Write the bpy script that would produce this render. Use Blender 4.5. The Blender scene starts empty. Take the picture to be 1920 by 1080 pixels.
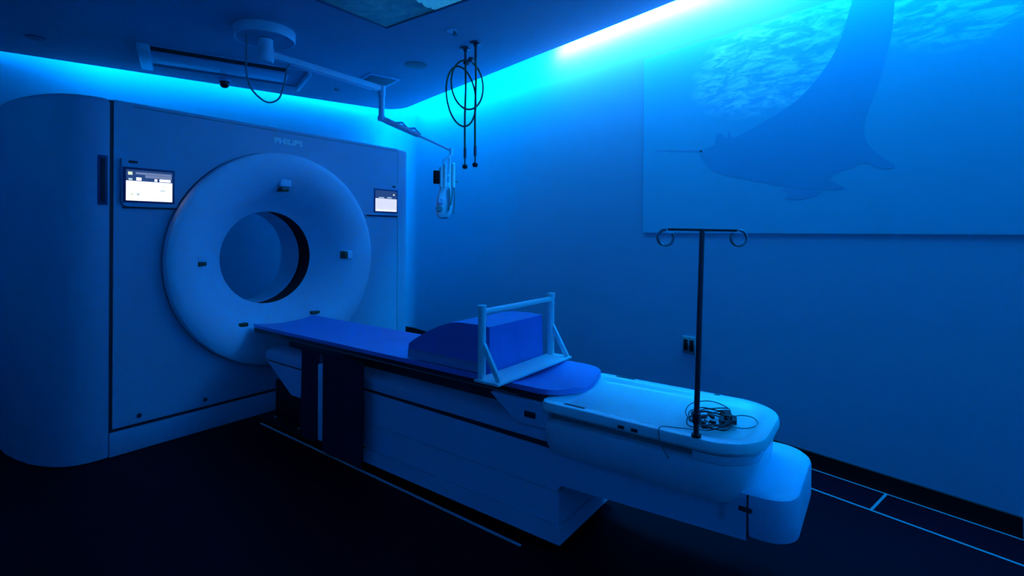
import bpy, bmesh, math, random
from mathutils import Vector, Matrix
SC = bpy.context.scene
COL = SC.collection
R = math.radians

# ------------------------------------------------------------------ camera
YAW, ROLL, EYE = R(39.1), R(0.3), 1.3
fw = Vector((math.sin(YAW), math.cos(YAW), 0)); rt = Vector((math.cos(YAW), -math.sin(YAW), 0)); upv = Vector((0, 0, 1))
rt2 = rt * math.cos(ROLL) + upv * math.sin(ROLL); up2 = upv * math.cos(ROLL) - rt * math.sin(ROLL)
cam = bpy.data.cameras.new('camera'); camo = bpy.data.objects.new('camera', cam); COL.objects.link(camo)
camo.matrix_world = Matrix(((rt2.x, up2.x, -fw.x, 0), (rt2.y, up2.y, -fw.y, 0), (rt2.z, up2.z, -fw.z, EYE), (0, 0, 0, 1)))
cam.sensor_width = 36; cam.lens = 950 / 1920 * 36; cam.shift_y = -105 / 1920; cam.clip_start = 0.02
SC.camera = camo
SC.view_settings.view_transform = 'Standard'; SC.view_settings.look = 'None'
SC.view_settings.exposure = 0; SC.view_settings.gamma = 1; SC.view_settings.use_curve_mapping = False

# ------------------------------------------------------------------ world: an almost black room
w = bpy.data.worlds.new('world'); SC.world = w; w.use_nodes = True
w.node_tree.nodes['Background'].inputs[0].default_value = (0.0, 0.05, 0.3, 1)
w.node_tree.nodes['Background'].inputs[1].default_value = 0.0

# ------------------------------------------------------------------ cove LED strips (right and back), plus added fill and a whitening lamp
LED = (0.0, 0.34, 1.0)
def area(name, loc, sx, sy, power, color, direction):
    l = bpy.data.lights.new(name, 'AREA'); l.shape = 'RECTANGLE'; l.size = sx; l.size_y = sy
    l.energy = power; l.color = color
    o = bpy.data.objects.new(name, l); COL.objects.link(o); o.location = loc
    d = Vector(direction).normalized(); z = -d
    x = Vector((0, 1, 0)) if abs(d.y) < .5 else Vector((1, 0, 0))
    x = (x - z * x.dot(z)).normalized(); y = z.cross(x)
    o.matrix_world = Matrix(((x.x, y.x, z.x, loc[0]), (x.y, y.y, z.y, loc[1]), (x.z, y.z, z.z, loc[2]), (0, 0, 0, 1)))
    return o
WX, WY0, WYB, LX = 3.07, -2.3, 6.12, -2.7       # right wall, front wall, back wall, left wall
CZ = 2.8                                        # underside of the dropped ceiling
area('cove_light_right', (2.895, 1.9, 2.87), 7.2, .05, 58, LED, (1, 0, -.5))
area('cove_light_right_wash', (2.985, 1.9, 3.10), 7.8, .12, 380, LED, (-.2, 0, -1))
area('cove_whitener_right', (2.985, 2.2, 2.86), 1.9, .02, 5.5, (.5, .8, 1), (1, 0, -.2))  # extra whiter lamp, added to bleach the overexposed stretch of wall
area('cove_light_back', (.15, 5.985, 2.87), 5.0, .05, 20, LED, (0, 1, -.45))
area('cove_light_back_wash', (.0, 6.06, 3.20), 5.4, .10, 120, LED, (0, .05, -1))
area('cove_fill_left', (-2.53, 1.9, 2.87), 7.2, .05, 34, LED, (-1, 0, -.45))  # unseen left cove, added as fill for the darker side
area('cove_fill_front', (.2, -2.12, 2.87), 5.2, .05, 60, LED, (0, -1, -.45))  # unseen cove behind the camera, added to brighten scanner front and table side

# ------------------------------------------------------------------ materials
def mat(name, color, rough=.5, metal=0, spec=.5, noise=0, nscale=8, bump=0, bscale=60, emit=None, estr=0):
    m = bpy.data.materials.new(name); m.use_nodes = True; nt = m.node_tree; b = nt.nodes['Principled BSDF']
    c = (*color, 1)
    b.inputs['Base Color'].default_value = c; b.inputs['Roughness'].default_value = rough
    b.inputs['Metallic'].default_value = metal; b.inputs['Specular IOR Level'].default_value = spec
    tc = nt.nodes.new('ShaderNodeTexCoord')
    if noise:
        n = nt.nodes.new('ShaderNodeTexNoise'); n.inputs['Scale'].default_value = nscale; n.inputs['Detail'].default_value = 4
        nt.links.new(tc.outputs['Object'], n.inputs['Vector'])
        mx = nt.nodes.new('ShaderNodeMix'); mx.data_type = 'RGBA'
        mx.inputs['A'].default_value = (*[v * (1 - noise) for v in color], 1); mx.inputs['B'].default_value = (*[min(1, v * (1 + noise)) for v in color], 1)
        nt.links.new(n.outputs['Fac'], mx.inputs['Factor']); nt.links.new(mx.outputs['Result'], b.inputs['Base Color'])
    if bump:
        n2 = nt.nodes.new('ShaderNodeTexNoise'); n2.inputs['Scale'].default_value = bscale; n2.inputs['Detail'].default_value = 3
        nt.links.new(tc.outputs['Object'], n2.inputs['Vector'])
        bp = nt.nodes.new('ShaderNodeBump'); bp.inputs['Strength'].default_value = bump; bp.inputs['Distance'].default_value = .01
        nt.links.new(n2.outputs['Fac'], bp.inputs['Height']); nt.links.new(bp.outputs['Normal'], b.inputs['Normal'])
    if emit:
        b.inputs['Emission Color'].default_value = (*emit, 1); b.inputs['Emission Strength'].default_value = estr
    return m
M = dict(
    wall=mat('wall_paint', (.44, .50, .66), .75, noise=.02, nscale=1.5, bump=.04, bscale=160),
    ceiling=mat('ceiling_paint', (.40, .46, .60), .8, noise=.02, nscale=2),
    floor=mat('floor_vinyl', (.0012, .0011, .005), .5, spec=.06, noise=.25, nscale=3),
    black=mat('black_rubber', (.008, .008, .01), .6, spec=.2, noise=.1),
    strip=mat('inlay_strip', (.16, .17, .2), .45, noise=.05),
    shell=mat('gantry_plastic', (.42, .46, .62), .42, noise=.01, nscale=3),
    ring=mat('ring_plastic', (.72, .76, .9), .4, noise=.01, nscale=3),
    seam=mat('dark_seam', (.012, .014, .03), .6, noise=.1),
    white=mat('white_plastic', (.70, .74, .86), .3, noise=.01, nscale=4),
    tray=mat('tray_plastic', (.94, .95, .96), .22, spec=.6, noise=.01, nscale=4),
    tbody=mat('table_plastic', (.55, .60, .80), .4, noise=.02, nscale=4),
    vinyl=mat('blue_vinyl', (.16, .26, .70), .38, noise=.10, nscale=7, bump=.6, bscale=5),
    foam=mat('blue_foam_cover', (.13, .22, .66), .45, noise=.10, nscale=8, bump=.7, bscale=6),
    foamside=mat('grey_foam_base', (.30, .36, .55), .7, noise=.08, nscale=30),
    drape=mat('black_drape', (.02, .014, .035), .75, spec=.2, noise=.2, nscale=12),
    carbon=mat('carbon_shell', (.02, .02, .03), .35, noise=.1),
    strip_b=mat('floor_metal_strip', (.5, .52, .56), .4, noise=.05),
    steel=mat('steel', (.30, .32, .35), .28, metal=.9, noise=.05),
    steeldark=mat('dark_steel', (.10, .11, .13), .32, metal=.7, noise=.05),
    hose=mat('green_hose', (.05, .14, .05), .5, noise=.1),
    cable=mat('black_cable', (.015, .015, .02), .5, noise=.1),
    greycable=mat('grey_cable', (.18, .2, .22), .45, noise=.05),
    pvc=mat('pvc_white', (.95, .95, .95), .35, noise=.01),
    clear=mat('frosted_syringe', (.65, .75, .8), .15, spec=.8, noise=.03),
    dome=mat('smoked_dome', (.01, .01, .012), .12, noise=.1),
    grille=mat('grille_grey', (.22, .23, .25), .6, noise=.05),
    window=mat('laser_window', (.03, .06, .03), .2, noise=.1),
    handle=mat('recess_navy', (.05, .05, .16), .5, noise=.05),
    logo=mat('logo_silver', (.95, .97, .97), .3, noise=.01, emit=(.05, .6, 1), estr=.0),
    scr_white=mat('screen_white', (.8, .8, .8), .3, noise=.01, emit=(1, 1, .98), estr=1.15),
    scr_grey=mat('screen_grey', (.5, .5, .5), .3, noise=.01, emit=(.75, .72, .74), estr=.95),
    scr_head=mat('screen_header', (.02, .04, .1), .3, noise=.01, emit=(.02, .05, .14), estr=1),
    scr_bar=mat('screen_title_bar', (.2, .25, .3), .3, noise=.01, emit=(.16, .2, .3), estr=1),
    scr_gold=mat('screen_icon', (.8, .8, .4), .3, noise=.01, emit=(.75, .8, .5), estr=1),
    scr_mark=mat('screen_mark', (.5, .6, .5), .3, noise=.01, emit=(.5, .62, .55), estr=1),
    manta=mat('manta_print', (.16, .50, .70), .6, noise=.05, nscale=2),
    tail=mat('tail_print', (.3, .5, .72), .6, noise=.05, nscale=2),
)

# printed sea mural: open water with bright ripples near the surface
def mural_mat():
    m = bpy.data.materials.new('sea_mural_print'); m.use_nodes = True; nt = m.node_tree; N = nt.nodes; L = nt.links
    b = N['Principled BSDF']; b.inputs['Roughness'].default_value = .55
    tc = N.new('ShaderNodeTexCoord'); sp = N.new('ShaderNodeSeparateXYZ'); L.new(tc.outputs['Object'], sp.inputs[0])
    def math_(op, a, c=None, clamp=False):
        n = N.new('ShaderNodeMath'); n.operation = op; n.use_clamp = clamp
        for i, v in enumerate((a, c)):
            if v is None: continue
            if isinstance(v, (int, float)): n.inputs[i].default_value = v
            else: L.new(v, n.inputs[i])
        return n.outputs[0]
    # two soft elliptical patches of ripples (object space: y along the wall, z up)
    def patch(cy, cz, ry, rz, tilt):
        dy = math_('SUBTRACT', sp.outputs['Y'], cy); dz = math_('SUBTRACT', sp.outputs['Z'], cz)
        dz = math_('ADD', dz, math_('MULTIPLY', dy, tilt))
        a = math_('POWER', math_('ABSOLUTE', math_('DIVIDE', dy, ry)), 2.0); c = math_('POWER', math_('ABSOLUTE', math_('DIVIDE', dz, rz)), 2.0)
        return math_('MULTIPLY', math_('SUBTRACT', 1.0, math_('ADD', a, c)), 2.4, True)
    mk = math_('MAXIMUM', patch(1.28, 2.36, .62, .36, .16), patch(.55, 2.46, .38, .32, -.12))
    mp = N.new('ShaderNodeMapping'); mp.inputs['Scale'].default_value = (1, 4.5, 15); mp.inputs['Rotation'].default_value = (R(38), 0, 0)
    L.new(tc.outputs['Object'], mp.inputs['Vector'])
    no = N.new('ShaderNodeTexNoise'); no.inputs['Scale'].default_value = 1.7; no.inputs['Detail'].default_value = 7; no.inputs['Roughness'].default_value = .65; no.inputs['Distortion'].default_value = .6
    L.new(mp.outputs[0], no.inputs['Vector'])
    rp = N.new('ShaderNodeValToRGB'); rp.color_ramp.elements[0].position = .45; rp.color_ramp.elements[1].position = .62
    L.new(no.outputs['Fac'], rp.inputs[0])
    f = math_('MULTIPLY', rp.outputs['Color'], mk)
    big = N.new('ShaderNodeTexNoise'); big.inputs['Scale'].default_value = 1.2; L.new(tc.outputs['Object'], big.inputs['Vector'])
    mx0 = N.new('ShaderNodeMix'); mx0.data_type = 'RGBA'; mx0.inputs['A'].default_value = (.22, .58, .74, 1); mx0.inputs['B'].default_value = (.28, .66, .80, 1)
    L.new(big.outputs['Fac'], mx0.inputs['Factor'])
    mx = N.new('ShaderNodeMix'); mx.data_type = 'RGBA'; L.new(mx0.outputs['Result'], mx.inputs['A']); mx.inputs['B'].default_value = (1, 1, 1, 1)
    L.new(f, mx.inputs['Factor']); L.new(mx.outputs['Result'], b.inputs['Base Color'])
    return m
M['mural'] = mural_mat()
def skyprint_mat():
    m = bpy.data.materials.new('sea_ceiling_print'); m.use_nodes = True; nt = m.node_tree; N = nt.nodes; L = nt.links
    b = N['Principled BSDF']; b.inputs['Roughness'].default_value = .3
    tc = N.new('ShaderNodeTexCoord')
    n = N.new('ShaderNodeTexNoise'); n.inputs['Scale'].default_value = 9; n.inputs['Detail'].default_value = 6; n.inputs['Distortion'].default_value = 1
    L.new(tc.outputs['Object'], n.inputs['Vector'])
    g = N.new('ShaderNodeTexGradient'); mp = N.new('ShaderNodeMapping'); mp.inputs['Location'].default_value = (0, 0, 0)
    rp = N.new('ShaderNodeValToRGB'); e = rp.color_ramp.elements; e[0].position = .35; e[0].color = (.0, .10, .16, 1); e[1].position = .7; e[1].color = (.02, .22, .3, 1)
    L.new(n.outputs['Fac'], rp.inputs[0]); L.new(rp.outputs[0], b.inputs['Base Color'])
    b.inputs['Emission Strength'].default_value = .12; L.new(rp.outputs[0], b.inputs['Emission Color'])
    return m
M['skyprint'] = skyprint_mat()
def foam_mat():
    m = mat('sea_foam_print', (.6, .9, .95), .4, noise=.3, nscale=40); b = m.node_tree.nodes['Principled BSDF']
    n = m.node_tree.nodes.new('ShaderNodeTexNoise'); n.inputs['Scale'].default_value = 45; n.inputs['Detail'].default_value = 5
    rp = m.node_tree.nodes.new('ShaderNodeValToRGB'); rp.color_ramp.elements[0].position = .35; rp.color_ramp.elements[0].color = (0, .16, .5, 1)
    rp.color_ramp.elements[1].position = .65; rp.color_ramp.elements[1].color = (.05, .55, .8, 1)
    m.node_tree.links.new(n.outputs['Fac'], rp.inputs[0]); m.node_tree.links.new(rp.outputs[0], b.inputs['Emission Color']); b.inputs['Emission Strength'].default_value = .4
    return m
M['foamprint'] = foam_mat()

# ------------------------------------------------------------------ helpers
class MB:
    def __init__(s): s.bm = bmesh.new()
    def box(s, x0, x1, y0, y1, z0, z1, bev=0, seg=2, mi=0):
        b = bmesh.new()
        vs = [b.verts.new((x, y, z)) for x in (x0, x1) for y in (y0, y1) for z in (z0, z1)]
        for f in ((0, 1, 3, 2), (4, 6, 7, 5), (0, 4, 5, 1), (2, 3, 7, 6), (0, 2, 6, 4), (1, 5, 7, 3)): b.faces.new([vs[i] for i in f])
        if bev: bmesh.ops.bevel(b, geom=b.edges[:], offset=bev, segments=seg, profile=.5, affect='EDGES')
        s.merge(b, mi); return s
    def merge(s, b, mi=0, M_=None):
        bmesh.ops.recalc_face_normals(b, faces=b.faces[:])
        mp = {}
        for v in b.verts: mp[v] = s.bm.verts.new(M_ @ v.co if M_ else v.co)
        for f in b.faces:
            try: nf = s.bm.faces.new([mp[v] for v in f.verts]); nf.material_index = mi
            except ValueError: pass
        b.free()
    def prism(s, pts, axis, a0, a1, bev=0, seg=2, mi=0):
        """polygon pts in the plane normal to axis (x: (y,z); y: (x,z); z: (x,y)), extruded a0..a1"""
        def P(p, a): return {'x': (a, p[0], p[1]), 'y': (p[0], a, p[1]), 'z': (p[0], p[1], a)}[axis]
        b = bmesh.new()
        A = [b.verts.new(P(p, a0)) for p in pts]; B = [b.verts.new(P(p, a1)) for p in pts]
        b.faces.new(A); b.faces.new(B[::-1]); n = len(pts)
        for i in range(n): b.faces.new((A[i], B[i], B[(i + 1) % n], A[(i + 1) % n]))
        if bev:
            ed = [e for e in b.edges if len(e.link_faces) == 2 and e.calc_face_angle(0) > .45]
            bmesh.ops.bevel(b, geom=ed, offset=bev, segments=seg, profile=.5, affect='EDGES')
        s.merge(b, mi); return s
    def loft(s, rings, cap=(True, True), mi=0, closed=True):
        b = bmesh.new(); rs = [[b.verts.new(p) for p in r] for r in rings]; n = len(rings[0])
        for a, c in zip(rs, rs[1:]):
            for i in range(n if closed else n - 1): b.faces.new((a[i], a[(i + 1) % n], c[(i + 1) % n], c[i]))
        if cap[0]: b.faces.new(rs[0])
        if cap[1]: b.faces.new(rs[-1][::-1])
        s.merge(b, mi); return s
    def lathe(s, prof, c, axis='z', seg=48, mi=0, a0=0, a1=360):
        """prof: (radius, height along axis)"""
        rings = []
        for k in range(seg):
            t = 2 * math.pi * k / seg; ca, sa = math.cos(t), math.sin(t); ring = []
            for r, h in prof:
                ring.append({'z': (c[0] + r * ca, c[1] + r * sa, c[2] + h), 'y': (c[0] + r * ca, c[1] + h, c[2] + r * sa), 'x': (c[0] + h, c[1] + r * ca, c[2] + r * sa)}[axis])
            rings.append(ring)
        b = bmesh.new(); rs = [[b.verts.new(p) for p in r] for r in rings]
        for k in range(seg):
            a, d = rs[k], rs[(k + 1) % seg]
            for i in range(len(prof) - 1): b.faces.new((a[i], d[i], d[i + 1], a[i + 1]))
        bmesh.ops.remove_doubles(b, verts=b.verts[:], dist=1e-5)
        s.merge(b, mi); return s
    def tube(s, pts, r, seg=12, mi=0, closed=False):
        pts = [Vector(p) for p in pts]; n = len(pts); rings = []; prev = None
        rr = r if isinstance(r, (list, tuple)) else [r] * n
        for i, p in enumerate(pts):
            if closed: t = pts[(i + 1) % n] - pts[i - 1]
            else: t = pts[min(i + 1, n - 1)] - pts[max(i - 1, 0)]
            t.normalize()
            if prev is None: u = t.orthogonal().normalized()
            else: u = (prev - t * prev.dot(t)).normalized()
            prev = u; v = t.cross(u)
            rings.append([p + (u * math.cos(2 * math.pi * k / seg) + v * math.sin(2 * math.pi * k / seg)) * rr[i] for k in range(seg)])
        if closed: rings.append(rings[0])
        s.loft(rings, cap=(not closed, not closed), mi=mi); return s
    def bar(s, a, b_, wd, th, side=(1, 0, 0), bev=.002, mi=0):
        a, b_ = Vector(a), Vector(b_); d = b_ - a; ln = d.length; z = d.normalized(); x = Vector(side); x = (x - z * x.dot(z)).normalized(); y = z.cross(x)
        b = bmesh.new(); bmesh.ops.create_cube(b, size=1)
        for v in b.verts: v.co = Vector((v.co.x * wd, v.co.y * th, (v.co.z + .5) * ln))
        if bev: bmesh.ops.bevel(b, geom=b.edges[:], offset=bev, segments=2, profile=.5, affect='EDGES')
        m4 = Matrix(((x.x, y.x, z.x, a.x), (x.y, y.y, z.y, a.y), (x.z, y.z, z.z, a.z), (0, 0, 0, 1)))
        s.merge(b, mi, m4); return s
    def build(s, name, mats, parent=None, smooth=True, label=None):
        me = bpy.data.meshes.new(name)
        s.bm.normal_update()
        for e in s.bm.edges: e.smooth = not (len(e.link_faces) == 2 and e.calc_face_angle(0) > R(32))
        for f in s.bm.faces: f.smooth = smooth
        s.bm.to_mesh(me); s.bm.free()
        for m in (mats if isinstance(mats, (list, tuple)) else [mats]): me.materials.append(M[m])
        o = bpy.data.objects.new(name, me); COL.objects.link(o)
        if parent: o.parent = parent
        if label: o['label'] = label
        return o
def tag(o, label, cat, group=None):
    o['label'] = label; o['category'] = cat
    if group: o['group'] = group
    return o
def struct(o): o['kind'] = 'structure'; return o
def empty(name, label, cat, loc=(0, 0, 0), rz=0, group=None):
    o = bpy.data.objects.new(name, None); COL.objects.link(o); o.location = loc; o.rotation_euler = (0, 0, rz); o.empty_display_size = .1
    return tag(o, label, cat, group)
def smooth_path(pts, n=8, closed=False):
    P = [Vector(p) for p in pts]; out = []; m = len(P)
    for i in range(m if closed else m - 1):
        if closed: p0, p1, p2, p3 = P[i - 1], P[i], P[(i + 1) % m], P[(i + 2) % m]
        else: p0, p1, p2, p3 = P[max(i - 1, 0)], P[i], P[i + 1], P[min(i + 2, m - 1)]
        for k in range(n):
            t = k / n
            out.append(.5 * ((2 * p1) + (p2 - p0) * t + (2 * p0 - 5 * p1 + 4 * p2 - p3) * t * t + (3 * p1 - p0 - 3 * p2 + p3) * t ** 3))
    if not closed: out.append(P[-1])
    return out
def rrect(x0, x1, y0, y1, r, n=8):
    """rounded rectangle, r = (x0y0, x1y0, x1y1, x0y1)"""
    if isinstance(r, (int, float)): r = (r,) * 4
    out = []
    for (cx, cy, sx, sy, a), q in zip(((x0, y0, 1, 1, 180), (x1, y0, -1, 1, 270), (x1, y1, -1, -1, 0), (x0, y1, 1, -1, 90)), r):
        for k in range(n + 1):
            t = R(a + 90 * k / n); out.append((cx + sx * q + q * math.cos(t), cy + sy * q + q * math.sin(t)))
    return out

# ------------------------------------------------------------------ the room
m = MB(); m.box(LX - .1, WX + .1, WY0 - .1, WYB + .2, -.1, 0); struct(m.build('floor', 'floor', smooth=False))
m = MB(); m.box(WX, WX + .12, WY0 - .1, WYB + .2, 0, 3.4); struct(m.build('wall_right', 'wall', smooth=False))
# the back wall, turned by three degrees as the ceiling edge in the photo shows
arc = [(2.67 + .40 * math.sin(R(q)), 5.665 + .40 * math.cos(R(q))) for q in range(0, 91, 5)]
m = MB(); m.prism([(LX - .1, 6.33)] + arc + [(WX, 6.3), (LX - .1, 6.6)], 'z', 0, 3.4); struct(m.build('wall_back', 'wall', smooth=False))
m = MB(); m.box(LX - .12, LX, WY0 - .1, WYB + .2, 0, 3.4); struct(m.build('wall_left', 'wall', smooth=False))
m = MB(); m.box(LX, WX, WY0 - .12, WY0, 0, 3.4); struct(m.build('wall_front', 'wall', smooth=False))
m = MB(); m.box(LX - .1, WX + .1, WY0 - .1, WYB + .4, 3.4, 3.5); struct(m.build('ceiling_upper', 'ceiling', smooth=False)).name = 'ceiling.001'
# dropped ceiling with a rounded corner, a gap to every wall for the cove light
cp = [(LX + .18, WY0 + .18), (2.875, WY0 + .18)]
for k in range(13):
    t = R(90 * k / 12 * 1.0); cp.append((2.555 + .32 * math.cos(t), 5.53 + .32 * math.sin(t)))
cp += [(LX + .18, 6.14)]
m = MB(); m.prism(cp, 'z', CZ, CZ + .06); struct(m.build('ceiling', 'ceiling', smooth=False))
m = MB(); m.box(WX - .014, WX, .30, 5.66, 0, .092, .002); struct(m.build('baseboard_right', 'black', smooth=False))
m = MB(); m.box(WX - .02, WX, .18, .295, 0, .085, .002); struct(m.build('trim_1', 'wall', smooth=False))
m = MB(); m.prism([(LX, 6.305)] + [(2.67 + .386 * math.sin(R(q)), 5.665 + .386 * math.cos(R(q))) for q in range(0, 91, 5)] + arc[::-1] + [(LX, 6.325)], 'z', 0, .092); struct(m.build('baseboard_back', 'black', smooth=False))
m = MB(); m.box(WX - .024, WX - .0145, -1.5, 2.6, 0, .0025); struct(m.build('trim_2', 'strip', smooth=False))
m = MB(); m.box(2.808, 2.822, -1.5, 2.6, 0, .0025); struct(m.build('trim_3', 'strip', smooth=False))
m = MB(); m.box(2.8225, WX - .0245, .774, .786, 0, .0025); struct(m.build('trim_4', 'strip', smooth=False))

# ------------------------------------------------------------------ wall mural
mur = empty('sea_mural', 'large underwater sea photograph with a manta ray printed on the right wall', 'mural', (WX, 0, 1.3))
m = MB(); m.box(-.002, -.0003, -1.6, 2.262, 1.3, 2.557); m.build('printed_panel', 'mural', mur, smooth=False).location = (0, 0, -1.3)
mt = [(0.942, 2.535), (0.973, 2.42), (1.015, 2.299), (1.08, 2.193), (1.16, 2.104), (1.244, 2.038), (1.397, 1.966), (1.521, 1.916), (1.593, 1.898), (1.615, 1.945), (1.630, 1.902), (1.665, 1.935), (1.70, 1.929), (1.713, 1.872), (1.776, 1.85), (1.817, 1.835), (1.80, 1.785), (1.744, 1.721), (1.681, 1.679), (1.505, 1.629), (1.395, 1.6), (1.267, 1.565), (1.193, 1.552), (1.077, 1.54), (1.00, 1.535), (0.974, 1.543), (1.001, 1.562), (1.03, 1.578), (1.044, 1.593), (1.023, 1.622), (0.959, 1.641), (0.887, 1.669), (0.818, 1.63), (0.756, 1.631), (0.76, 1.65), (0.78, 1.664), (0.818, 1.697), (0.867, 1.755), (0.887, 1.816), (0.883, 1.886), (0.858, 1.975), (0.82, 2.083), (0.787, 2.224), (0.769, 2.332), (0.757, 2.535)]
sm = [(p.x, p.y) for p in smooth_path([(a, b, 0) for a, b in mt], 3)]
m = MB(); m.prism([(y, z - 1.3) for y, z in sm], 'x', -.00215, -.00205); m.build('manta_ray_print', 'manta', mur, smooth=False)
m = MB(); m.prism([(1.26, .262), (1.08, .232), (1.12, .205), (1.20, .190), (1.28, .200), (1.25, .225), (1.30, .262)], 'x', -.00215, -.00205); m.build('lower_fin_print', 'tail', mur, smooth=False)
m = MB(); m.prism([(1.80, .546), (2.16, .586), (2.16, .583), (1.80, .532)], 'x', -.00215, -.00205); m.build('tail_print', 'tail', mur, smooth=False)

# outlet
ot = empty('wall_outlet', 'small dark outlet plate on the right wall behind the pole', 'outlet', (WX, 1.885, .49))
m = MB(); m.box(-.008, 0, -.048, .048, 0, .115, .003); m.build('cover_plate', 'grille', ot)
for k in (-1, 1):
    m = MB(); m.box(-.011, -.008, k * .022 - .015, k * .022 + .015, .02, .095, .001); m.build('socket', 'black', ot)

# ------------------------------------------------------------------ CT scanner
A = R(14.5); O = (1.118, 3.963, 0)
CX, CZR = -.09, 1.10
ct = empty('ct_scanner', 'big white ring-shaped scanner housing with two lit screens standing before the back wall', 'ct scanner', O, A)
# front cover with round opening
def hole_plate(m, x0, x1, z0, z1, y0, y1, r, n=96):
    ang = [2 * math.pi * k / n for k in range(n)]
    for c in ((x0, z0), (x1, z0), (x1, z1), (x0, z1)): ang.append(math.atan2(c[1] - CZR, c[0] - CX) % (2 * math.pi))
    ang = sorted(set(round(a, 6) for a in ang)); outer = []; inner = []
    for a in ang:
        c, s = math.cos(a), math.sin(a); t = 1e9
        if c > 1e-9: t = min(t, (x1 - CX) / c)
        if c < -1e-9: t = min(t, (x0 - CX) / c)
        if s > 1e-9: t = min(t, (z1 - CZR) / s)
        if s < -1e-9: t = min(t, (z0 - CZR) / s)
        outer.append((CX + c * t, CZR + s * t)); inner.append((CX + c * r, CZR + s * r))
    rings = [[(p[0], y0, p[1]) for p in inner], [(p[0], y0, p[1]) for p in outer], [(p[0], y1, p[1]) for p in outer], [(p[0], y1, p[1]) for p in inner], [(p[0], y0, p[1]) for p in inner]]
    m.loft(rings, cap=(False, False))
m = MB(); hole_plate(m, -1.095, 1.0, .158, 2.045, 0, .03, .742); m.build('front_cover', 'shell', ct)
m = MB(); m.box(-1.112, -1.0955, .004, .05, .14, 2.04); m.box(-1.10, 1.08, .012, .05, .137, .158); m.box(1.0002, 1.006, .004, .03, .158, 2.04); m.build('seam_gasket', 'seam', ct)
m = MB(); m.box(-1.11, 1.09, -.006, .05, .001, .136, .004); m.build('base_skirt', 'shell', ct)
lc = [(-1.1125, .06), (-1.1125, .003), (-1.15, -.002), (-1.20, .002), (-1.25, .016), (-1.295, .046), (-1.335, .095), (-1.37, .16), (-1.405, .25), (-1.435, .38), (-1.455, .52), (-1.462, .70), (-1.455, .9), (-1.43, 1.05), (-1.38, 1.12), (-1.1125, 1.12)]
def inset(poly, d):
    n = len(poly); out = []
    ar = sum(poly[i][0] * poly[(i + 1) % n][1] - poly[(i + 1) % n][0] * poly[i][1] for i in range(n)); sg = 1 if ar > 0 else -1
    for i in range(n):
        a, b, c = Vector(poly[i - 1]), Vector(poly[i]), Vector(poly[(i + 1) % n])
        e1 = (b - a).normalized(); e2 = (c - b).normalized(); nn = (Vector((-e1.y, e1.x)) + Vector((-e2.y, e2.x)))
        if nn.length < 1e-6: nn = Vector((-e1.y, e1.x))
        nn.normalize(); k = max(.5, nn.dot(Vector((-e1.y, e1.x)))); out.append(tuple(b + nn * (sg * d / k)))
    return out
def shell(m, poly, z0, z1, r=.03, n=4, rb=.01):
    rings = []
    for k in range(3): t = R(90 * k / 2); p = inset(poly, rb * (1 - math.sin(t))); rings.append([(x, y, z0 + rb * (1 - math.cos(t))) for x, y in p])
    for k in range(n + 1): t = R(90 * k / n); p = inset(poly, r * (1 - math.cos(t))); rings.append([(x, y, z1 - r + r * math.sin(t)) for x, y in p])
    m.loft(rings)
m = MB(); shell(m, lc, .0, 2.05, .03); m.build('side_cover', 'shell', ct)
rc = [(1.0065, .06), (1.0065, .002), (1.05, .002)]
for k in range(9): t = R(-90 + 90 * k / 8); rc.append((1.075 + .07 * math.cos(t), .072 + .07 * math.sin(t)))
rc += [(1.145, 1.05), (1.09, 1.12), (1.0065, 1.12)]
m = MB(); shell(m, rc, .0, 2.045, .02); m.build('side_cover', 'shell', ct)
m = MB(); m.box(-1.112, 1.006, .0305, 1.10, 2.0, 2.046); m.build('top_cover', 'shell', ct)
m = MB(); m.box(-1.0, .98, -.0035, 0, 2.022, 2.0265); m.build('top_seam', 'grille', ct)
m = MB(); hole_plate(m, -1.112, 1.006, .02, 2.0, 1.07, 1.11, .62); m.build('rear_cover', 'shell', ct)
# ring and bore
prof = [(.748, .03), (.762, .0), (.765, -.035), (.757, -.056), (.74, -.066), (.71, -.068), (.67, -.066), (.63, -.059), (.59, -.044), (.55, -.019), (.51, .014), (.47, .053), (.435, .094), (.405, .132), (.378, .163), (.357, .183), (.345, .194), (.352, .2)]
m = MB(); m.lathe(prof, (CX, 0, CZR), 'y', 128); m.build('front_ring', 'ring', ct)
m = MB(); m.lathe([(.7665, .006), (.7665, -.004), (.758, .02)], (CX, 0, CZR), 'y', 128); m.build('ring_gasket', 'seam', ct)
m = MB(); m.lathe([(.352, .2), (.368, .205), (.368, .372), (.36, .378)], (CX, 0, CZR), 'y', 96); m.build('scan_window', 'black', ct)
m = MB(); m.lathe([(.36, .378), (.36, .62), (.38, .68), (.44, .8), (.52, .92), (.60, 1.03), (.63, 1.08)], (CX, 0, CZR), 'y', 96); m.build('bore_liner', 'ring', ct)
def ring_y(r):
    for (r1, y1), (r0, y0) in zip(prof, prof[1:]):
        if r0 <= r <= r1: return y0 + (y1 - y0) * (r - r0) / (r1 - r0)
    return 0
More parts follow.
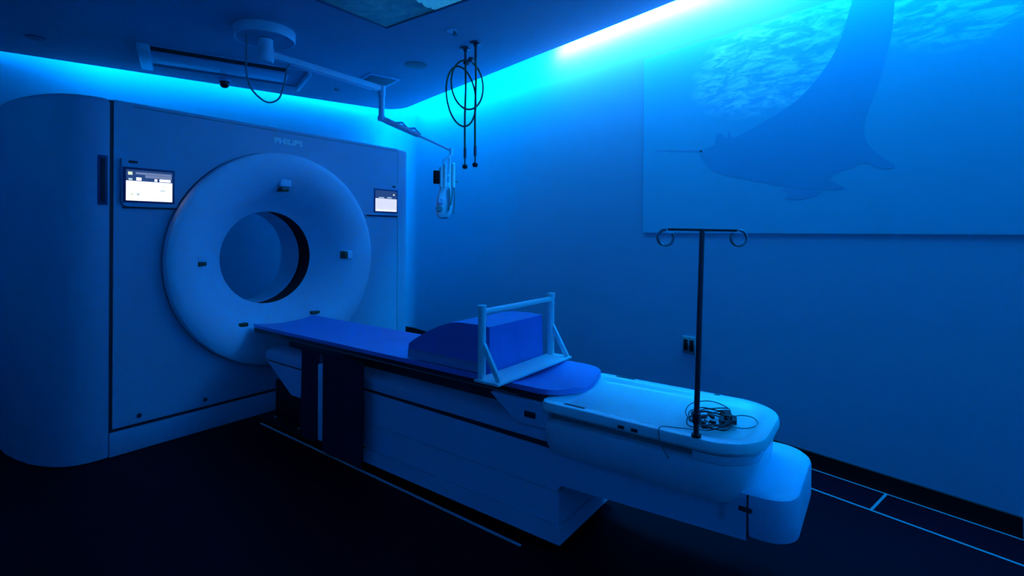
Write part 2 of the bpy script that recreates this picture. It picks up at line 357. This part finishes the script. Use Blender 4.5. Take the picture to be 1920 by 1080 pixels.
# laser ports and speaker nubs on the ring
def nub(x, z, sx, sz, win, out=.022):
    r = math.hypot(x - CX, z - CZR); y = ring_y(r)
    m = MB(); m.box(x - sx, x + sx, y - out, y + .03, z - sz, z + sz, .012, 3); h = m.build('laser_port', 'ring', ct)
    wx_, wz, ww, wh = win; y2 = ring_y(math.hypot(wx_ - CX, wz - CZR))
    m = MB(); m.box(wx_ - ww, wx_ + ww, min(y, y2) - out - .002, y2 + .02, wz - wh, wz + wh, .004); m.build('port_window', 'window', h)
nub(-.075, 1.655, .045, .035, (-.083, 1.60, .028, .014), .012)
nub(-.635, 1.115, .036, .036, (-.640, 1.085, .024, .014))
nub(.462, 1.108, .036, .034, (.432, 1.108, .016, .030))
for x, z in ((-.367, .652), (.189, .667)):
    r = math.hypot(x - CX, z - CZR); y = ring_y(r); m = MB(); m.box(x - .034, x + .034, y - .018, y + .03, z - .013, z + .013, .008, 3); m.build('position_sensor', 'window', ct)
# control panels
def panel(x0, x1, z0, z1, side, name='control_panel'):
    pts = []; Rr = .772
    if side < 0:
        a0 = math.pi - math.asin((z0 - CZR) / Rr); a1 = math.pi - math.asin(min(.999, (z1 - CZR) / Rr))
        arc = [(CX + Rr * math.cos(a0 + (a1 - a0) * k / 10), CZR + Rr * math.sin(a0 + (a1 - a0) * k / 10)) for k in range(11)]
        cor = [(x0 + .03 - .03 * math.sin(R(q)), z0 + .03 - .03 * math.cos(R(q))) for q in (90, 60, 30, 0)]
        pts = [(x0, z1)] + cor + arc
    else:
        a0 = math.asin((z0 - CZR) / Rr); a1 = math.asin((z1 - CZR) / Rr)
        arc = [(CX + Rr * math.cos(a1 + (a0 - a1) * k / 10), CZR + Rr * math.sin(a1 + (a0 - a1) * k / 10)) for k in range(11)]
        pts = arc + [(x1, z0), (x1, z1)]
    m = MB(); m.prism(pts, 'y', -.020, .001, .005); return m.build(name, 'shell', ct)
pl_ = panel(-1.062, 0, 1.437, 1.715, -1)
pr_ = panel(0, .992, 1.440, 1.735, 1)
m = MB(); m.box(-1.050, -.75, -.012, .001, 1.428, 1.4365); m.build('panel_gap', 'seam', ct)
m = MB(); m.box(.665, .992, -.012, .001, 1.431, 1.4395); m.build('panel_gap', 'seam', ct)
def screen(par, x0, x1, z0, z1, white, split, marks, kind):
    m = MB(); m.box(x0 - .014, x1 + .014, -.024, -.019, z0 - .012, z1 + .014, .003); m.build('screen_bezel', 'handle', par)
    m = MB(); W, Hh = x1 - x0, z1 - z0
    def q(a, b, c, d, lay, mi): m.box(x0 + a * W, x0 + b * W, -.0248 - lay * .0004, -.0244, z0 + c * Hh, z0 + d * Hh, mi=mi)
    q(0, 1, split, 1, 0, 1); q(0, 1, 0, split, 0, 0)
    for mk in marks: q(*mk)
    m.build('screen_display', [white, 'scr_head', 'scr_bar', 'scr_gold', 'scr_mark', 'scr_white'], par)
screen(pl_, -1.043, -.807, 1.472, 1.652, 'scr_white', .64, [(.2, .98, .86, .93, 1, 2), (.4, .98, .76, .85, 1, 2), (.04, .13, .83, .93, 1, 3), (.05, .13, .66, .72, 1, 4), (.21, .32, .66, .76, 1, 5), (.60, .66, .66, .74, 1, 5), (.71, .96, .66, .75, 1, 5),
    (.72, .84, .34, .38, 1, 4), (.09, .15, .17, .25, 1, 3), (.22, .28, .17, .25, 1, 4), (.78, .85, .5, .52, 1, 4)], 0)
screen(pr_, .735, .970, 1.474, 1.655, 'scr_grey', .62, [(.15, .4, .64, .68, 1, 4), (.55, .75, .66, .7, 1, 4), (.82, .9, .8, .86, 1, 3), (.2, .27, .3, .4, 1, 4), (.04, .94, .05, .08, 1, 5)], 1)
m = MB(); m.box(-1.030, -.985, -.024, -.019, 1.690, 1.704, .004); m.build('status_light', 'seam', pl_)
m = MB(); m.box(.925, .958, -.024, -.019, 1.690, 1.706, .004); m.build('status_light', 'seam', pr_)
# maker's lettering
cu = bpy.data.curves.new('lettering', 'FONT'); cu.body = 'PHILIPS'; cu.size = .054; cu.extrude = .0015; cu.align_x = 'CENTER'; cu.offset = .0022
tmp = bpy.data.objects.new('tmp', cu); COL.objects.link(tmp); bpy.context.view_layer.update()
me = bpy.data.meshes.new_from_object(tmp.evaluated_get(bpy.context.evaluated_depsgraph_get())); bpy.data.objects.remove(tmp)
me.materials.clear(); me.materials.append(M['logo'])
lt = bpy.data.objects.new('maker_lettering', me); COL.objects.link(lt); lt.parent = ct; lt.rotation_euler = (R(90), 0, 0); lt.location = (-.040, -.002, 1.938)
wd = max(v.co.x for v in me.vertices) - min(v.co.x for v in me.vertices); lt.scale = (.222 / wd, 1, 1)
# side handle recess left of the seam
m = MB(); m.box(-1.168, -1.122, -.006, .02, 1.442, 1.722, .004); h = m.build('side_handle', 'handle', ct)
m = MB(); m.box(-1.156, -1.134, -.010, -.005, 1.46, 1.705, .003); m.build('grip', 'seam', h)
for x in (-.965, -.602):
    m = MB(); m.lathe([(0, -.006), (.011, -.005), (.013, 0)], (x, 0, .20), 'y', 16); m.build('cover_screw', 'seam', ct)

# ------------------------------------------------------------------ patient table (same axis as the scanner)
tb = empty('patient_table', 'white scanner patient table on a pedestal with a wide foot-end tray', 'scanner table', O, A)
X0, X1 = -.30, .16
m = MB(); m.prism([(-1.22, .105), (-1.22, .243), (-2.49, .238), (-2.49, .105)], 'x', X0 + .004, X1 - .004, .008); m.prism([(-1.24, .03), (-1.24, .10), (-2.50, .10), (-2.50, .03)], 'x', X0 - .006, X1 + .006, .008); m.build('pedestal', 'tbody', tb)
m = MB(); m.box(X0 + .03, X1 - .03, -2.46, -1.26, .0, .05); m.build('pedestal_foot', 'black', tb)
m = MB(); m.prism([(-.20, .424), (-.50, .25), (-2.48, .243), (-2.505, .272), (-3.197, .304), (-3.197, .44), (-2.455, .44), (-2.45, .408)], 'x', X0, X1, .006); m.build('beam', 'tbody', tb)
m = MB(); m.prism([(-.20, .42), (-.20, .44), (-2.44, .44), (-2.44, .40)], 'x', X0 + .006, X1 - .006); m.build('beam_groove', 'seam', tb)
def cross(m, y0, y1, pts, bev=.004): m.prism(pts, 'y', y0, y1, bev)
m = MB(); cross(m, -2.46, -.18, [(X0, .434), (X0, .478), (X0 + .03, .496), (X0 + .10, .512), (X1 - .10, .512), (X1 - .03, .496), (X1, .478), (X1, .434)]); m.build('beam_cover', 'tbody', tb)
m = MB(); m.box(-.20, .03, -2.28, -.3, .512, .585); m.build('carriage_rail', 'carbon', tb)
m = MB(); m.box(-.27, .09, -.62, -.25, .05, .30, .01); m.box(-.27, .09, -1.22, -.62, .03, .248, .01); m.build('lift_column', 'black', tb)
m = MB(); m.box(-.352, -.325, -.916, -.870, .07, .52, .008); m.build('column_cover_strip', 'white', tb)
# cradle: long shallow trough
def trough(m, x0, x1, ys, ztop, sag, th, tip=True):
    rings = []; n = 12
    for y, wf, dz in ys:
        cx = (x0 + x1) / 2; hw = (x1 - x0) / 2 * wf; top = []; bot = []
        for k in range(n + 1):
            u = -1 + 2 * k / n; x = cx + u * hw; z = ztop + dz - sag * (1 - u * u)
            top.append((x, y, z)); bot.append((x, y, z - th))
        rings.append(top + bot[::-1])
    m.loft(rings)
cy = [(-.032, .94, .0), (-.045, .98, 0), (-.1, 1, 0), (-.5, 1, 0), (-1.0, 1, 0), (-1.5, 1, 0), (-2.0, 1, 0), (-2.42, 1, 0)]
m = MB(); trough(m, -.315, .155, cy, .628, .02, .028); m.build('cradle', 'carbon', tb)
m = MB(); m.box(-.318, -.3145, -2.3, -.2, .604, .608); m.build('cradle_trim_line', 'greycable', tb)
# bracket in front of the tray
m = MB(); m.prism([(-2.16, .597), (-2.30, .500), (-2.46, .500), (-2.46, .597)], 'x', X0 - .035, X1 + .03, .004); br = m.build('bracket', 'tbody', tb)
m = MB(); m.box(X0 - .041, X0 - .034, -2.40, -2.345, .530, .556, .003); m.build('button_pad', 'seam', br)
# foot-end tray
TX0, TX1, TY0, TY1 = -.358, .178, -3.245, -2.425
def ringz(poly, z): return [(x, y, z) for x, y in poly]
tp = rrect(TX0, TX1, TY0, TY1, (.17, .17, .05, .05), 10)
m = MB()
rings = [ringz(inset(tp, .10), .572), ringz(inset(tp, .02), .572), ringz(inset(tp, .006), .577), ringz(tp, .586), ringz(tp, .606), ringz(inset(tp, .005), .616), ringz(inset(tp, .014), .620), ringz(inset(tp, .038), .620), ringz(inset(tp, .052), .615), ringz(inset(tp, .068), .604), ringz(inset(tp, .09), .599)]
m.loft(rings); tr = m.build('foot_tray', 'tray', tb)
for x in (TX0 + .026, TX1 - .026):
    m = MB(); m.box(x - .007, x + .007, -2.625, -2.535, .6195, .6215, .0008); m.build('tray_slot', 'seam', tr)
m = MB(); m.box(TX1 - .031, TX1 - .021, -3.00, -2.98, .6195, .6215, .0008); m.build('tray_slot', 'seam', tr)
for y_ in (-2.80, -2.85):
    m = MB(); m.box(TX0 - .002, TX0 + .002, y_, y_ + .025, .588, .600, .001); m.build('tray_side_label', 'seam', tr)
m = MB(); m.box(TX0 + .05, TX1 - .05, -3.06, -2.46, .44, .574); m.build('tray_support', 'grille', tb)
sk = rrect(TX0 + .008, TX1 - .008, -3.222, -2.43, (.15, .15, .06, .06), 8)
m = MB()
m.loft([ringz(inset(sk, .09), .395), ringz(inset(sk, .05), .398), ringz(inset(sk, .022), .412), ringz(inset(sk, .008), .44), ringz(inset(sk, .002), .48), ringz(sk, .52), ringz(inset(sk, .002), .535), ringz(inset(sk, .012), .541), ringz(inset(sk, .05), .541)]); m.build('lower_side_housing', 'white', tb)
hp = rrect(TX0 + .010, TX1 - .010, -3.222, -3.035, (.15, .15, .01, .01), 8)
m = MB()
m.loft([ringz(inset(hp, .012), .537), ringz(inset(hp, .002), .543), ringz(hp, .56), ringz(hp, .571)]); m.build('end_housing', 'white', tb)
# foot cap
fc = rrect(-.300, .210, -3.340, -3.10, (.10, .12, .012, .012), 8)
m = MB(); m.loft([ringz(inset(fc, .03), .308), ringz(inset(fc, .012), .311), ringz(inset(fc, .004), .318), ringz(fc, .34), ringz(fc, .44), ringz(inset(fc, .004), .453), ringz(inset(fc, .014), .461), ringz(inset(fc, .03), .463)]); cap = m.build('foot_cap', 'tbody', tb)
m = MB(); m.box(-.312, -.284, -3.215, -3.175, .400, .412, .003); m.build('release_lever', 'seam', cap)
m = MB(); m.box(X0 - .0012, X0 + .004, -3.204, -3.1985, .315, .452); m.build('cap_seam', 'seam', cap)

# floor anchor plate and strip beside the pedestal
fp = empty('floor_plate', 'dark floor plate with bolt heads between scanner and pedestal', 'floor plate', O, A)
m = MB(); m.box(-.29, .12, -1.18, -.03, 0, .006, .002); m.build('plate', 'black', fp)
for x, y in ((-.206, -.15), (-.224, -.473), (-.188, -.16)):
    m = MB(); m.lathe([(0, .012), (.010, .012), (.014, .006)], (x, y, 0), 'z', 16); m.build('bolt', 'steel', fp)
m = MB(); m.bar((-.326, -.171, .0), (-.362, -2.347, .0), .012, .004, side=(1, 0, 0), bev=0); o = m.build('trim_5', 'strip_b', smooth=False); o.location = (O[0], O[1], .002); o.rotation_euler = (0, 0, A); struct(o)

# ------------------------------------------------------------------ things on the table
def tob(o): o.location = O; o.rotation_euler = (0, 0, A); return o
m = MB(); my = [(-.030, .95, .003), (-.045, .985, .003)] + [(-.1 * k, 1, max(0, .003 - .001 * k)) for k in range(1, 24)] + [(-2.36, 1, 0), (-2.40, .985, -.001), (-2.44, .93, -.002), (-2.47, .82, -.004), (-2.49, .66, -.006), (-2.503, .42, -.008)]
trough(m, -.318, .158, my, .652, .022, .022)
o = m.build('table_mat', 'vinyl'); tob(o); tag(o, 'long blue vinyl mat lying along the narrow table top', 'mat')
bv = o.modifiers.new('b', 'BEVEL'); bv.width = .005; bv.segments = 2; bv.limit_method = 'ANGLE'; bv.angle_limit = R(50)

wg = empty('wedge_cushion', 'blue foam wedge cushion on the mat behind the white frame', 'cushion', O, A)
m = MB(); m.prism([(-1.575, .652), (-1.578, .697), (-2.095, .697), (-2.095, .652)], 'x', -.288, .150, .004); m.build('foam_base', 'foamside', wg, label='paler foam layer under the wedge')
m = MB(); m.prism([(-1.579, .6975), (-1.585, .725), (-1.63, .755), (-1.715, .800), (-1.80, .838), (-1.87, .862), (-1.93, .870), (-2.05, .872), (-2.115, .868), (-2.122, .652), (-2.0955, .652), (-2.0955, .6975)], 'x', -.288, .150, .008, 3); m.build('wedge_cover', 'foam', wg)

fr = empty('arm_support_frame', 'white plastic pipe frame standing over the mat in front of the blue wedge', 'support frame', O, A)
FXN, FXF = -.385, .178
m = MB(); m.box(FXN - .025, FXF + .03, -2.262, -2.128, .6525, .664, .003); m.build('base_board', 'pvc', fr)
for x in (FXN, FXF):
    m = MB(); m.tube([(x, -2.152, .664), (x, -2.152, .965)], .0175, 24); m.tube([(x, -2.152, .960), (x, -2.152, .982)], .0205, 24); m.build('upright', 'pvc', fr)
    m = MB(); m.bar((x, -2.16, .815), (x, -2.250, .664), .017, .023, (1, 0, 0), .003); m.build('brace', 'pvc', fr)
m = MB(); m.tube([(FXN + .015, -2.152, .952), (FXF - .015, -2.152, .952)], .0135, 20); m.build('crossbar', 'pvc', fr)

# black drapes hanging at the table side
def drape(name, ya, yb, z0, label, off, seed):
    rnd = random.Random(seed); m = MB(); n = 26; rings = []
    zs = [z0 + (.590 - z0) * k / 10 for k in range(11)]
    for i in range(n + 1):
        u = i / n; pr = []
        for z in zs:
            v = (z - z0) / (.59 - z0); y = ya + (yb - ya) * u + .018 * math.sin(4 * v + seed) * (1 - v)
            x = off + .007 * math.sin(u * 9 + seed) * (1 - v * .8) - .004 * math.sin(3.0 * v)
            pr.append((x, y, z))
        rings.append(pr)
    full = [[(x, y, z) for x, y, z in r] + [(x + .006, y, z) for x, y, z in r[::-1]] for r in rings]
    m.loft(full); o = m.build(name, 'drape'); tob(o); return tag(o, label, 'drape', None)
drape('black_drape', -.69, -.872, .05, 'narrow black drape hanging from the table beside the scanner', -.345, 1)
drape('black_drape', -.925, -1.30, .018, 'wide black drape hanging from the table over the pedestal end', -.352, 2.4)

# IV pole clamped at the tray edge
PX, PY = -.350, -3.052
iv = empty('iv_pole', 'thin steel infusion pole with two ring hooks rising from the white tray', 'iv pole', O, A)
TX = (PX + .014, PY - .012)       # the pole leans a little
m = MB(); m.tube([(PX, PY, .62), (PX, PY, .66), (TX[0], TX[1], 1.312)], [.0095, .0095, .0085], 16); m.build('pole', 'steeldark', iv)
m = MB(); m.tube([(PX, PY, .668), (PX, PY, .700)], .014, 20); m.bar((PX, PY, .684), (PX + .035, PY - .02, .684), .012, .012); m.build('clamp', 'carbon', iv)
m = MB(); m.tube([(PX, PY, .6215), (PX, PY, .63)], .016, 20); m.build('pole_foot', 'carbon', iv)
th = -YAW - A; dx, dy = math.cos(th), math.sin(th)          # crossbar direction in the table frame
def hp_(s, z): return (TX[0] + dx * s, TX[1] + dy * s, z)
m = MB(); m.tube([hp_(-.115, 1.312), hp_(.115, 1.309)], .005, 12); m.build('hook_bar', 'steeldark', iv)
for sgn in (-1, 1):
    pts = [hp_(sgn * (.122 + .026 * math.sin(R(q))), 1.284 + .026 * math.cos(R(q))) for q in range(-5, 316, 12)]
    m = MB(); m.tube(pts, .005, 10); m.build('ring_hook', 'steel', iv)

# coil of leads lying on the tray
cb = empty('cable_coil', 'tangled coil of thin black leads lying on the white tray', 'cable', O, A)
rnd = random.Random(5); CC = (-.145, -3.06)
for j in range(7):
    pts = []; r0 = .055 + .035 * rnd.random(); ox, oy = rnd.uniform(-.03, .03), rnd.uniform(-.02, .02)
    for k in range(14):
        t = 2 * math.pi * k / 14 + j; r = r0 + rnd.uniform(-.012, .012)
        pts.append((CC[0] + ox + r * 1.15 * math.cos(t), CC[1] + oy + r * .8 * math.sin(t), .606 + .003 * j + rnd.uniform(0, .010)))
    m = MB(); m.tube(smooth_path(pts, 4, True), .0022, 6, closed=True); m.build('lead_loop', 'cable', cb)
for (x, y, s, q) in ((-.075, -3.085, .016, .6), (-.10, -3.10, .015, 1.9), (-.05, -3.07, .013, 2.6), (-.12, -3.12, .012, .2), (-.14, -3.08, .013, .3), (-.205, -3.03, .010, 1.2), (-.16, -3.10, .012, 2.0), (-.12, -3.04, .009, .8), (-.24, -3.05, .009, 2.5), (-.18, -3.06, .008, 1.7)):
    m = MB(); m.bar((x - s * math.cos(q) * 1.4, y - s * math.sin(q) * 1.4, .619), (x + s * math.cos(q) * 1.4, y + s * math.sin(q) * 1.4, .622), s * 1.4, s * 1.3, (0, 0, 1), .002); m.build('connector', 'cable', cb)
m = MB(); m.tube(smooth_path([(-.24, -3.02, .618), (-.20, -2.97, .640), (-.12, -2.97, .655), (-.04, -3.02, .650), (-.03, -3.08, .630), (-.09, -3.10, .612)], 8), .0022, 8); m.build('stray_lead', 'greycable', cb)
m = MB(); m.tube(smooth_path([(-.25, -3.06, .612), (-.30, -2.98, .618), (-.345, -2.93, .625), (-.364, -2.93, .60), (-.366, -2.945, .56), (-.364, -2.965, .53)], 8), .002, 8); m.build('stray_lead', 'greycable', cb)
m = MB(); m.tube(smooth_path([(-.14, -3.08, .61), (-.15, -3.15, .610), (-.09, -3.19, .612), (-.02, -3.165, .612), (-.02, -3.12, .612), (-.08, -3.09, .612)], 8), .0022, 8); m.build('stray_lead', 'greycable', cb)

# ------------------------------------------------------------------ ceiling boom with injector head
bm_ = empty('ceiling_boom', 'white ceiling-mounted boom arm with round plate reaching over the scanner', 'boom arm', (.954, 4.12, CZ))
m = MB(); m.lathe([(0, 0), (.210, 0), (.212, -.01), (.210, -.062), (.207, -.070), (.200, -.073), (.196, -.070)], (0, 0, 0), 'z', 64); m.build('ceiling_plate', 'white', bm_)
m = MB(); m.lathe([(0, -.062), (.1965, -.062), (.1965, -.069), (0, -.069)], (0, 0, 0), 'z', 64); m.build('plate_underside', 'ceiling', bm_)  # shade under the plate put into the colour, using the darker ceiling material
m = MB(); m.lathe([(.05, -.074), (.05, -.13), (.055, -.135), (.055, -.235), (.048, -.245), (0, -.245)], (0, -.02, 0), 'z', 32); m.build('column', 'white', bm_)
E1 = Vector((1.046, .27, -.205))
m = MB(); a = Vector((.03, -.01, -.175))
m.bar(a, E1 + Vector((0, 0, .02)), .055, .05, (0, 0, 1), .012); m.build('upper_arm', 'white', bm_)
m = MB(); m.bar(a + Vector((.15, .04, -.031)), E1 + Vector((-.1, -.026, -.013)), .012, .016, (0, 0, 1), .003); m.build('arm_trim', 'tbody', bm_)
m = MB(); m.tube([E1 + Vector((.01, 0, .045)), E1 + Vector((.01, 0, -.05)), E1 + Vector((.01, 0, -.055)), E1 + Vector((.01, 0, -.235))], [.034, .034, .027, .027], 24); m.tube([E1 + Vector((.01, 0, -.235)), E1 + Vector((.01, 0, -.275))], .036, 24); m.build('elbow_joint', 'white', bm_)
E2 = E1 + Vector((.01, 0, -.255)); E3 = Vector((1.571, -.11, -.745))
m = MB(); mid = E2.lerp(E3, .5); m.tube([E2, E2.lerp(E3, .08), mid, E2.lerp(E3, .55), E3], [.024, .028, .024, .012, .011], 16); m.build('spring_arm', 'white', bm_)
m = MB()
for f in (.18, .36): q_ = E2.lerp(E3, f); m.tube([q_ + Vector((0, 0, .012)), q_ + Vector((0, 0, .05)) + (E3 - E2).normalized() * .08, q_ + Vector((0, 0, .015)) + (E3 - E2).normalized() * .14], .010, 10)
m.build('arm_cable_clip', 'tbody', bm_)
m = MB(); m.tube([E3 + Vector((0, 0, .022)), E3 + Vector((0, 0, -.05))], .016, 16); m.build('swivel', 'white', bm_)
m = MB(); m.tube(smooth_path([(-.135, -.05, -.074), (-.137, -.05, -.2), (-.135, -.05, -.36), (-.10, -.05, -.47), (0, -.05, -.545), (.09, -.03, -.50), (.135, .0, -.37), (.16, .02, -.25), (.19, .04, -.19)], 8), .0065, 10); m.build('loop_cable', 'greycable', bm_)

ij = empty('injector_head', 'white contrast injector head with syringes and tubing hanging from the boom', 'injector', (2.47, 4.03, 1.42), R(-30))
m = MB(); m.tube([(.045, 0, .59), (.045, 0, .30)], .010, 12); m.tube([(-.01, 0, .52), (-.01, 0, .30)], .009, 12); m.bar((-.02, 0, .53), (.06, 0, .59), .02, .02, (0, 1, 0), .004); m.build('hanger', 'white', ij)
m = MB(); m.loft([[(x * s + cx_, y * s, z) for x, y in rrect(-.075, .075, -.06, .06, .03, 5)] for z, s, cx_ in ((.0, .35, -.01), (.012, .7, -.01), (.05, .95, -.008), (.12, 1, -.005), (.20, .95, 0), (.26, .8, .005), (.31, .55, .01), (.33, .4, .01))]); m.build('head_body', 'white', ij)
for x, l in ((-.035, .18), (.0, .21), (.075, .22)):
    m = MB(); m.tube([(x, -.075, .28), (x, -.075, .28 + .003), (x, -.075, .28 + l), (x, -.075, .29 + l)], [.013, .018, .018, .008], 16); m.build('syringe', 'clear', ij)
for i_, (x, z) in enumerate(((-.05, .09), (-.035, .16))):
    m = MB(); m.lathe([(0, -.03), (.025, -.03), (.03, -.022), (.03, 0)], (x, -.058, z), 'y', 24); m.build('control_knob', ['grille', 'tbody'][i_], ij)
for x, z0_, z1_ in ((.04, .07, .27), (.083, .04, .30), (.06, .12, .38)):
    m = MB(); m.tube(smooth_path([(x, -.07, z1_), (x + .006, -.078, (z0_ + z1_) / 2), (x - .004, -.068, z0_)], 6), .006, 8); m.build('tubing', 'greycable', ij)
m = MB(); m.bar((.07, -.05, .345), (.125, -.05, .338), .014, .014, (0, 0, 1), .003); m.build('side_lever', 'grille', ij)
m = MB(); m.box(-.105, -.045, -.095, -.04, .315, .435, .008); m.build('control_box', 'black', ij, label='black control box')
m = MB(); m.bar((-.05, -.06, .38), (.04, -.01, .40), .012, .012, (0, 0, 1), .002); m.build('box_bracket', 'white', ij)

# ------------------------------------------------------------------ gas hoses hanging from the ceiling
def hose(x, y, loops, label):
    h = empty('ceiling_gas_hose', label, 'hose', (x, y, CZ), 0, 'gas hoses hanging from the ceiling')
    m = MB(); m.lathe([(0, -.014), (.03, -.014), (.044, -.008), (.046, 0), (0, 0)], (0, 0, 0), 'z', 32); m.tube([(0, 0, -.01), (0, 0, -.03), (0, 0, -.032), (0, 0, -.12)], [.018, .018, .011, .011], 16); m.build('ceiling_fitting', 'steeldark', h)
    m = MB(); m.tube(smooth_path([(0, 0, -.11), (.004, 0, -.3), (-.003, .0, -.6), (0, 0, -.90)], 8), .0088, 12); m.build('hose', 'hose', h)
    m = MB(); m.tube([(0, 0, -.82), (0, 0, -.90)], .0125, 12); m.tube([(0, 0, -.895), (0, 0, -.955)], .006, 10); m.build('hose_fitting', 'steeldark', h)
    m = MB(); m.lathe([(0, -.02), (.016, -.018), (.022, -.006), (.022, .008), (.014, .018), (0, .02)], (0, 0, -.968), 'z', 24); m.build('connector_knob', 'cable', h)
    return h
h1 = hose(2.308, 3.454, 0, 'ceiling gas hose with big coiled loops, the left of the two')
h2 = hose(2.305, 3.305, 0, 'straight ceiling gas hose hanging right of the coiled one')
ux, uy = rt.x, rt.y
def loop(cx_, cz, rx, rz, tilt, ph):
    pts = []
    for k in range(40):
        t = 2 * math.pi * k / 40; a_ = rx * math.cos(t); c_ = rz * math.sin(t)
        p, q = a_ * math.cos(tilt) - c_ * math.sin(tilt), a_ * math.sin(tilt) + c_ * math.cos(tilt)
        pts.append((ux * (cx_ + p) + .012 * math.sin(t + ph), uy * (cx_ + p) + .012 * math.cos(t + ph) - .02, cz + q))
    return pts
m = MB(); m.tube(loop(.004, -.305, .135, .205, R(12), 0), .0075, 10, closed=True); m.build('coiled_loop', 'hose', h1)
m = MB(); m.tube(loop(-.045, -.400, .108, .245, R(10), 1.5), .0075, 10, closed=True); m.build('coiled_loop', 'hose', h1)
m = MB(); m.box(-.03, .01, -.04, -.012, -.145, -.118, .004); m.build('hose_strap', 'cable', h1)
m = MB(); m.lathe([(0, -.02), (.022, -.018), (.026, 0), (.022, .018), (0, .02)], (-.03, .02, -.14), 'z', 16); m.build('valve', 'steeldark', h2)

# ------------------------------------------------------------------ ceiling fittings
tr_ = empty('ceiling_light_fixture', 'rectangular ceiling light fixture, unlit, with two long dark slots', 'ceiling light', (.215, 5.02, CZ), R(-6.3))
# local: x along, y back; built as a shallow box with two recessed slots
Lf, Wf = 1.325, .64
m = MB(); m.box(0, .085, .0, Wf, -.05, 0, .004); m.build('end_cap', 'white', tr_)
m = MB(); m.box(Lf - .03, Lf, .0, Wf, -.05, 0, .004); m.build('end_cap', 'white', tr_)
m = MB(); m.box(.085, Lf - .03, 0, .018, -.012, 0, .002); m.build('edge_rail', 'ceiling', tr_)
m = MB(); m.box(.085, Lf - .03, Wf - .04, Wf, -.012, 0, .002); m.build('edge_rail', 'ceiling', tr_)
m = MB(); m.box(.085, 1.16, .165, .43, -.035, 0, .004); m.build('centre_panel', 'tbody', tr_)
m = MB(); m.box(.085, 1.12, .018, .15, -.006, 0); m.build('slot', 'black', tr_)
m = MB(); m.box(.085, 1.16, .44, .59, -.006, 0); m.build('slot', 'handle', tr_)

pp = empty('ceiling_picture_panel', 'dark sea picture panel set in the ceiling above the table', 'ceiling panel', (1.631, 3.484, CZ), A)
m = MB(); Lp = 1.25
m.box(-Lp, 0, -.022, 0, -.016, 0, .002); m.box(-Lp, 0, -Lp, -Lp + .022, -.016, 0, .002); m.box(-.022, 0, -Lp + .022, -.022, -.016, 0, .002); m.box(-Lp, -Lp + .022, -Lp + .022, -.022, -.016, 0, .002); m.build('frame', 'handle', pp)
m = MB(); m.box(-Lp + .022, -.022, -Lp + .022, -.022, -.010, 0); m.build('sea_picture', 'skyprint', pp, smooth=False)
fm_ = [(-.024, -.52), (-.10, -.50), (-.20, -.53), (-.30, -.52), (-.42, -.56), (-.55, -.60), (-.70, -.72), (-.62, -.85), (-.40, -.95), (-.20, -.92), (-.024, -.98)]
rnd = random.Random(3); jag = []
for (ax, ay), (bx_, by_) in zip(fm_, fm_[1:]):
    k_ = 6
    for q in range(k_): jag.append((ax + (bx_ - ax) * q / k_ + (rnd.uniform(-.008, .008) if q else 0), ay + (by_ - ay) * q / k_ + (rnd.uniform(-.022, .012) if q else 0)))
jag.append(fm_[-1])
m = MB(); m.prism(jag, 'z', -.0115, -.0101); m.build('foam_print', 'foamprint', pp, smooth=False)

cm = empty('dome_camera', 'small black dome camera under the back edge of the ceiling', 'camera', (.95, 5.70, CZ))
m = MB(); m.lathe([(.06, 0), (.06, -.02), (.05, -.028), (0, -.028)], (0, 0, 0), 'z', 32); m.build('camera_base', 'tbody', cm)
m = MB(); m.lathe([(.047, -.028), (.047, -.045), (.040, -.068), (.024, -.084), (0, -.09)], (0, 0, 0), 'z', 32); m.build('camera_dome', 'dome', cm)
gr = empty('ceiling_grille', 'square grey air grille in the ceiling near the back corner', 'air grille', (2.13, 4.73, CZ))
m = MB(); m.box(-.16, .16, -.16, .16, -.010, 0, .003); m.build('grille_frame', 'tbody', gr)
for k in range(9):
    m = MB(); y_ = -.12 + .03 * k; m.box(-.135, .135, y_ - .009, y_ + .009, -.014, -.0101, .001); m.build('louvre', 'grille', gr)
o = MB().lathe([(0, -.008), (.085, -.008), (.10, -.004), (.10, 0), (0, 0)], (0, 0, 0), 'z', 40).build('ceiling_speaker', 'grille'); o.location = (2.20, 4.09, CZ); tag(o, 'round grey speaker flush in the ceiling behind the hoses', 'speaker')
sp_ = empty('sprinkler', 'small round sprinkler in the ceiling beside the sea picture panel', 'sprinkler', (2.024, 3.221, CZ))
m = MB(); m.lathe([(0, -.006), (.035, -.005), (.04, 0), (0, 0)], (0, 0, 0), 'z', 24); m.build('escutcheon', 'white', sp_)
m = MB(); m.lathe([(0, -.035), (.022, -.035), (.022, -.031), (.007, -.03), (.008, -.006), (0, -.006)], (.02, -.015, 0), 'z', 20); m.build('sprinkler_head', 'steeldark', sp_)
o = MB().lathe([(0, -.012), (.022, -.012), (.028, -.006), (.03, 0), (0, 0)], (0, 0, 0), 'z', 24).build('ceiling_sensor', 'grille'); o.location = (1.94, 5.34, CZ); tag(o, 'tiny round sensor in the ceiling near the back corner', 'sensor')
o = MB().lathe([(0, -.008), (.06, -.008), (.065, 0), (0, 0)], (0, 0, 0), 'z', 24).build('recessed_downlight', 'handle'); o.location = (-.40, 5.42, CZ); tag(o, 'unlit round downlight in the ceiling left of the long light fixture', 'downlight')
